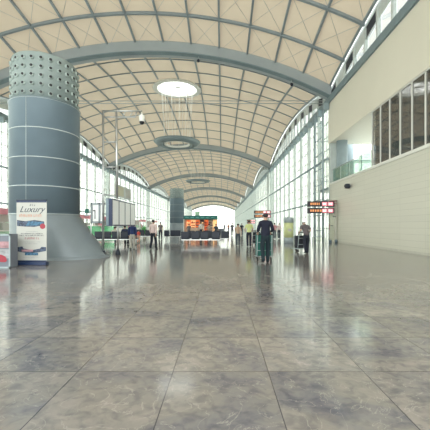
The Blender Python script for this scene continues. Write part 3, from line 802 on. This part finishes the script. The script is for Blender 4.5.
# ------------------------------------------------------------------ people
dg = lambda: bpy.context.evaluated_depsgraph_get()
def skin_mesh(name, V, E, root, m, parent, sub=2, mats=None, fn=None):
    bm = bmesh.new(); lay = bm.verts.layers.skin.verify(); vs = []
    for i, (co, r) in enumerate(V):
        v = bm.verts.new(co); rr = r if isinstance(r, tuple) else (r, r); v[lay].radius = rr; v[lay].use_root = (i == root); vs.append(v)
    for a, b in E: bm.edges.new((vs[a], vs[b]))
    me = bpy.data.meshes.new(name); bm.to_mesh(me); bm.free()
    o = bpy.data.objects.new(name, me); col.objects.link(o)
    sk = o.modifiers.new('s', 'SKIN'); sk.use_smooth_shade = True; sk.branch_smoothing = .6
    ss = o.modifiers.new('u', 'SUBSURF'); ss.levels = sub; ss.render_levels = sub
    bpy.context.view_layer.update()
    me2 = bpy.data.meshes.new_from_object(o.evaluated_get(dg())); bpy.data.objects.remove(o)
    q = bpy.data.objects.new(name, me2); col.objects.link(q); q.parent = parent
    me2.materials.clear(); me2.materials.append(m)
    for pl in me2.polygons: pl.use_smooth = True
    return q
def person(loc, label, H=1.72, rz=0., shirt=('x', (.1,.1,.1)), trousers=('y', (.03,.04,.06)), hair='dark', stride=.14, push=False, lean=0., head_drop=0., sitting=False, slim=1., short=True, lod=0, armbend=0.):
    r = empty('person', loc, label, 'person', None, rz); s = H/1.74
    ca, sa = math.cos(lean), math.sin(lean); hz = .93 if not sitting else .57
    def T(x, y, z):       # torso points rotate about hips
        z2 = z-.93; return Vector((x, y*ca+z2*sa, hz+z2*ca-y*sa))
    def S(v): return tuple(Vector(v)*s)
    if sitting:
        legs = {q: [(q*.095, 0, .57), (q*.11, .42, .55), (q*.11, .40, .09), (q*.115, .56, .04)] for q in (-1, 1)}
    else:
        legs = {}
        for q in (-1, 1):
            f = stride*q
            kn = (q*.10, f*.5+.05+(.04 if f < 0 else 0), .50); an = (q*.095, f-.01, .09+(.05 if f < 0 else 0))
            legs[q] = [(q*.095, 0, .91), kn, an, (q*.115, f+.14, .035)]
    arms = {}
    for q in (-1, 1):
        sh_ = T(q*.185, -.01, 1.42)
        if push: el = T(q*.255, -.02, 1.15); wr = el+Vector((-q*.02, .25, -.06)) 
        elif sitting: el = T(q*.24, -.02, 1.14); wr = el+Vector((-q*.08, .22, -.06))
        else:
            sw = -stride*q*.8; el = sh_+Vector((q*.055, sw*.5-.02, -.29)); wr = el+Vector((-q*.01, sw*.7+.06+armbend, -.25+armbend*.5))
        arms[q] = (sh_, el, wr)
    V = []; E = []
    def add(co, rad, link=None):
        V.append((S(co), rad*s if not isinstance(rad, tuple) else (rad[0]*s, rad[1]*s)))
        if link is not None: E.append((link, len(V)-1))
        return len(V)-1
    pel = add(T(0, 0, .95), (.13, .10)); wa = add(T(0, .0, 1.1), (.118*slim, .09), pel); ch = add(T(0, .0, 1.3), (.145*slim, .10), wa)
    nb = add(T(0, -.01, 1.45), (.08, .07), ch)
    nk = add(T(0, 0, 1.52), .05, nb); hd = Vector((0, .02-head_drop*.0, 0))
    h1 = T(0, .02+head_drop*.5, 1.595-head_drop*.2); h2 = T(0, .015+head_drop*.7, 1.665-head_drop*.35)
    a = add(h1, (.080, .092), nk); b = add(h2, (.084, .095), a)
    no = add(h1+Vector((0, .112, -.005)), .016, a) if lod == 0 else None
    for q in (-1, 1):
        if lod == 0: add(h1+Vector((q*.092, 0, .01)), .018, a)
        s0 = add(arms[q][0], .055, ch if lod else nb); e0 = add(arms[q][1], .042, s0); w0 = add(arms[q][2], .027, e0)
        d = (arms[q][2]-arms[q][1]).normalized(); 
        if push: d = Vector((0, .7, -.7))
        pm = add(arms[q][2]+d*.06, (.034, .02) , w0)
        if lod == 0:
            for k in range(4):
                off = Vector((-.026+.0175*k, 0, 0)) if push else Vector((0, -.026+.0175*k, 0))
                l_ = (.06, .075, .07, .055)[k]; f1 = add(arms[q][2]+d*.10+off, .0095, pm)
                f2 = add(arms[q][2]+d*(.10+l_*.55)+off+Vector((-q*.008, 0, -.004)), .0085, f1); add(arms[q][2]+d*(.10+l_)+off+Vector((-q*.022, 0, -.01)), .007, f2)
            t1 = add(arms[q][2]+d*.035+Vector((-q*.03, .025, 0)), .011, pm); add(arms[q][2]+d*.085+Vector((-q*.045, .04, 0)), .009, t1)
        else: add(arms[q][2]+d*.13, (.02, .012), pm)
        L_ = legs[q]; k0 = add(L_[0], .085, pel); k1 = add(L_[1], .055, k0); k2 = add(L_[2], .026, k1); add(Vector(L_[3])-Vector((0, .03, 0)), (.026, .018), k2)
    skin_mesh('body', V, E, 0, M['skin'], r, 2 if lod == 0 else 1)
    # shirt
    V = []; E = []
    p0 = add(T(0, -.02*bool(lean > .3), .89-.05*bool(lean > .3)), (.18*slim, .15)); p1 = add(T(0, 0, 1.1), (.155*slim, .12), p0); p2 = add(T(0, 0, 1.28), (.178*slim, .128), p1); p3 = add(T(0, -.01, 1.42), (.115, .09), p2); add(T(0, 0, 1.49), (.066, .066), p3)
    for q in (-1, 1):
        s0 = add(arms[q][0]-Vector((q*.01, 0, 0)), .082, p3); m_ = arms[q][0].lerp(arms[q][1], .85 if short else 1.); s1 = add(m_, .064, s0)
        if not short: add(arms[q][2], .042, s1)
    skin_mesh('shirt', V, E, 0, cloth(*shirt), r, 2 if lod == 0 else 1)
    V = []; E = []
    p0 = add(T(0, 0, 1.06), (.15*slim, .12)); p1 = add(T(0, 0, .92), (.165*slim, .135), p0)
    for q in (-1, 1):
        L_ = legs[q]; l0 = add(Vector(L_[0])+Vector((0, 0, -.07 if not sitting else 0)), .108, p1); l1 = add(L_[1], .08, l0)
        l2 = add(Vector(L_[2])+(Vector(L_[2])-Vector(L_[1])).normalized()*.075, .07, l1)
    skin_mesh('trousers', V, E, 0, cloth(*trousers), r, 2 if lod == 0 else 1)
    V2 = []
    for q in (-1, 1):
        V = []; E = []; L_ = legs[q]; a_ = Vector(L_[2]); b_ = Vector(L_[3])
        z0 = b_.z
        i0 = add((a_.x, a_.y-.05, z0+.012+(a_.z-.09)), (.058, .055)); i1 = add((a_.x, a_.y+.04, z0+.025+(a_.z-.09)*.5), (.064, .062), i0); add((b_.x, b_.y+.03, z0+.008), (.055, .045), i1)
        skin_mesh('shoe', V, E, 0, M['shoe'], r, 1)
    V = []; E = []
    hh = h2+Vector((0, -.025, .018)); i0 = add(hh+Vector((0, 0, .055)), (.085, .09)); i1 = add(hh+Vector((0, -.008, -.015)), (.106, .105), i0); add(h1+Vector((0, -.045, -.03)), (.086, .066), i1)
    skin_mesh('hair', V, E, 0, M['hair'+hair], r, 2)
    return r
def trolley(loc, label, rz=0.):
    r = empty('luggage_trolley', loc, label, 'luggage trolley', None, rz)
    p = MB(); 
    for x in (-.27, .27): p.tube([(x, .75, .14), (x, .0, .18), (x*.95, -.12, .98)], .017, 8)
    p.tube([(-.27, .75, .14), (.27, .75, .14)], .017, 8)
    for y in (.1, .3, .5): p.tube([(-.27, y, .17), (.27, y, .17)], .012, 6)
    for z in (.4, .7): p.tube([(-.265, -.04, z), (.265, -.04, z)], .012, 6)
    p.build('frame', M['postgrey'], r)
    p = MB(); p.tube([(-.3, -.12, .99), (.3, -.12, .99)], .024, 10); p.build('handle', M['rubber'], r)
    for x, y in ((-.25, .02), (.25, .02), (0, .68)):
        p = MB(); p.tube([(x-.02, y, .075), (x+.02, y, .075)], .075, 16); p.build('wheel', M['rubber'], r)
        if x == 0: 
            q = MB(); q.tube([(0, .68, .07), (0, .70, .15)], .015, 6); q.build('fork', M['chrome'], r)
    return r
def suitcase(loc, label, w_, d, h, m, rz=0.):
    r = empty('suitcase', loc, label, 'suitcase', None, rz)
    p = MB(); p.rbox((-w_/2, -d/2, .0), (w_/2, d/2, h), .045); p.build('shell', m, r)
    p = MB(); p.tube([(-.1, 0, h-.01), (-.1, 0, h+.06), (.1, 0, h+.06), (.1, 0, h-.01)], .012, 6); p.build('handle', M['rubber'], r)
    p = MB()
    for x in (-w_/4, 0, w_/4): p.box((x-.01, -d/2-.006, .05), (x+.01, -d/2+.01, h-.05))
    p.build('ribs', m, r)
    return r
def PX(px, y): return (px-222)/310*y

# man in navy pushing a trolley
Y1 = 10.85
person((PX(265.5, Y1), Y1, 0), 'man in navy shirt and dark trousers seen from behind, pushing a green suitcase', 1.76, R(2), ('navy', (.008, .011, .028)), ('petrol', (.006, .018, .026)), stride=.10, push=True, short=False, slim=1.1)
trolley((PX(264.5, 11.35), 11.42, 0), 'luggage trolley pushed by the man in navy')
suitcase((PX(264.3, 11.6), 11.66, .19), 'large upright dark green suitcase on the nearest trolley', .62, .28, .84, M['teal_case'])
# stooping man
Y2 = 14.6
person((PX(306.5, Y2), Y2, 0), 'stooping man in a grey brown shirt pushing a trolley near the gate sign', 1.66, R(6), ('greybrown', (.11, .095, .105)), ('black', (.012, .016, .03)), hair='grey', stride=.15, push=True, lean=R(28), head_drop=.10)
trolley((PX(303, 15.2), 15.25, 0), 'luggage trolley pushed by the stooping man', R(14))
suitcase((PX(300.3, 15.35), 15.55, .20), 'black suitcase on the stooping man\'s trolley', .42, .3, .62, M['black_case'], R(14))
# woman in yellow green
Y3 = 19.4
person((PX(249, Y3), Y3, 0), 'woman in yellow green top and dark trousers walking away', 1.66, 0, ('yellowgreen', (.60, .66, .30)), ('black', (.012, .016, .03)), stride=.08, push=True)
trolley((PX(256.5, 19.9), 19.95, 0), 'luggage trolley beside the woman in yellow green')
suitcase((PX(256.7, 20.1), 20.2, .20), 'black suitcase on the trolley beside the yellow green top', .5, .32, .70, M['black_case'])
Y4 = 20.6
person((PX(238, Y4), Y4, 0), 'short figure in tan top and slate trousers left of the woman in yellow green', 1.46, 0, ('tan', (.46, .33, .24)), ('slate', (.05, .065, .09)), stride=.12)
Y5 = 17.25
person((PX(132.3, Y5), Y5, 0), 'traveller in a blue jacket and pale trousers beside the information mast', 1.52, R(10), ('royalblue', (.025, .045, .15)), ('pale', (.50, .49, .45)), stride=.12, short=False, lean=R(8), slim=1.12)
Y6 = 17.5
person((PX(153.3, Y6), Y6, 0), 'walker in white pink shirt and black trousers left of centre', 1.66, R(-14), ('whitepink', (.72, .58, .57)), ('black', (.012, .016, .03)), stride=.16, short=False)
person((PX(138.5, 23.5), 23.5, 0), 'small child in a red top beside the blue jacket', 1.02, 0, ('red', (.72, .10, .08)), ('peach', (.8, .42, .30)), stride=.05, lod=1)
person((PX(124.5, 21.7), 21.78, 0), 'person seated at the right end of the bench under the display case, in navy', 1.7, 0, ('navyblue', (.02, .03, .07)), ('black', (.012, .016, .03)), sitting=True, lod=1)
person((PX(114.3, 21.7), 21.78, 0), 'person in a pale top seated in the middle of the bench under the display case', 1.6, 0, ('pale', (.50, .49, .45)), ('slate', (.05, .065, .09)), sitting=True, lod=1)
person((PX(201, 33), 33, 0), 'dark haired person in white before the teal-topped shop', 1.74, R(20), ('white', (.7, .68, .66)), ('black', (.012, .016, .03)), lod=1, short=False)
person((PX(189, 31), 31, 0), 'person in grey at the left end of the shop', 1.55, 0, ('grey', (.20, .18, .18)), ('black', (.012, .016, .03)), lod=1)
person((PX(209, 30), 30, 0), 'person in beige before the right half of the shop', 1.52, 0, ('beige', (.40, .32, .27)), ('slate', (.05, .065, .09)), lod=1)
person((PX(216, 29), 29, 0), 'person in slate clothes just right of the shop', 1.5, 0, ('slate', (.05, .065, .09)), ('slate', (.05, .065, .09)), lod=1)
person((PX(232.3, 41), 41, 0), 'distant person in dark clothes left of the tan top', 1.7, 0, ('dark', (.03, .03, .05)), ('dark', (.03, .03, .05)), lod=1)
person((PX(241.8, 43), 43, 0), 'distant person in dark clothes between tan and yellow green tops', 1.66, 0, ('dark', (.03, .03, .05)), ('slate', (.05, .065, .09)), lod=1)
person((PX(228.5, 55), 55, 0), 'distant person in a rust top along the walkway', 1.7, 0, ('rust', (.35, .12, .08)), ('dark', (.03, .03, .05)), lod=1)
person((PX(224.5, 62), 62, 0), 'farthest person in slate along the walkway', 1.72, 0, ('slate', (.05, .065, .09)), ('dark', (.03, .03, .05)), lod=1)
person((PX(160.5, 30.2), 30.2, 0), 'person in grey standing beyond the white shirted walker', 1.68, 0, ('grey', (.20, .18, .18)), ('dark', (.03, .03, .05)), lod=1)
for q, (px, yy, c, lab) in enumerate(((274.5, 31., ('rose', (.55, .25, .28)), 'figure in a rose top right of the man in navy'), (279, 32., ('whitepink', (.72, .58, .57)), 'figure in a pale top between the rose top and the lime post'))):
    person((PX(px, yy), yy, 0), lab, 1.62, 0, c, ('slate', (.05, .065, .09)), lod=1)

# ------------------------------------------------------------------ world, camera
wd = bpy.data.worlds.new('sky'); sc.world = wd; wd.use_nodes = True
nt = wd.node_tree; bg = nt.nodes['Background']
tc = nt.nodes.new('ShaderNodeTexCoord'); sp = nt.nodes.new('ShaderNodeSeparateXYZ'); rp = nt.nodes.new('ShaderNodeValToRGB')
nt.links.new(tc.outputs['Generated'], sp.inputs[0]); nt.links.new(sp.outputs[2], rp.inputs[0]); nt.links.new(rp.outputs[0], bg.inputs[0])
e = rp.color_ramp.elements; e[0].position = 0; e[0].color = (.93, .95, .88, 1); e[1].position = .8; e[1].color = (.93, .96, .96, 1)
bg.inputs[1].default_value = 1.0
cam = bpy.data.cameras.new('camera'); co = bpy.data.objects.new('camera', cam); col.objects.link(co); sc.camera = co
co.location = (0, 0, EYE); co.rotation_euler = (R(90), 0, 0)
cam.sensor_width = 36; cam.lens = 36*310/430; cam.shift_x = -7/430; cam.shift_y = 11/430; cam.clip_end = 2000
vs = sc.view_settings; sc.display_settings.display_device = 'sRGB'
vs.view_transform = 'Standard'; vs.look = 'None'; vs.gamma = 1; vs.use_curve_mapping = False; vs.exposure = 2.1
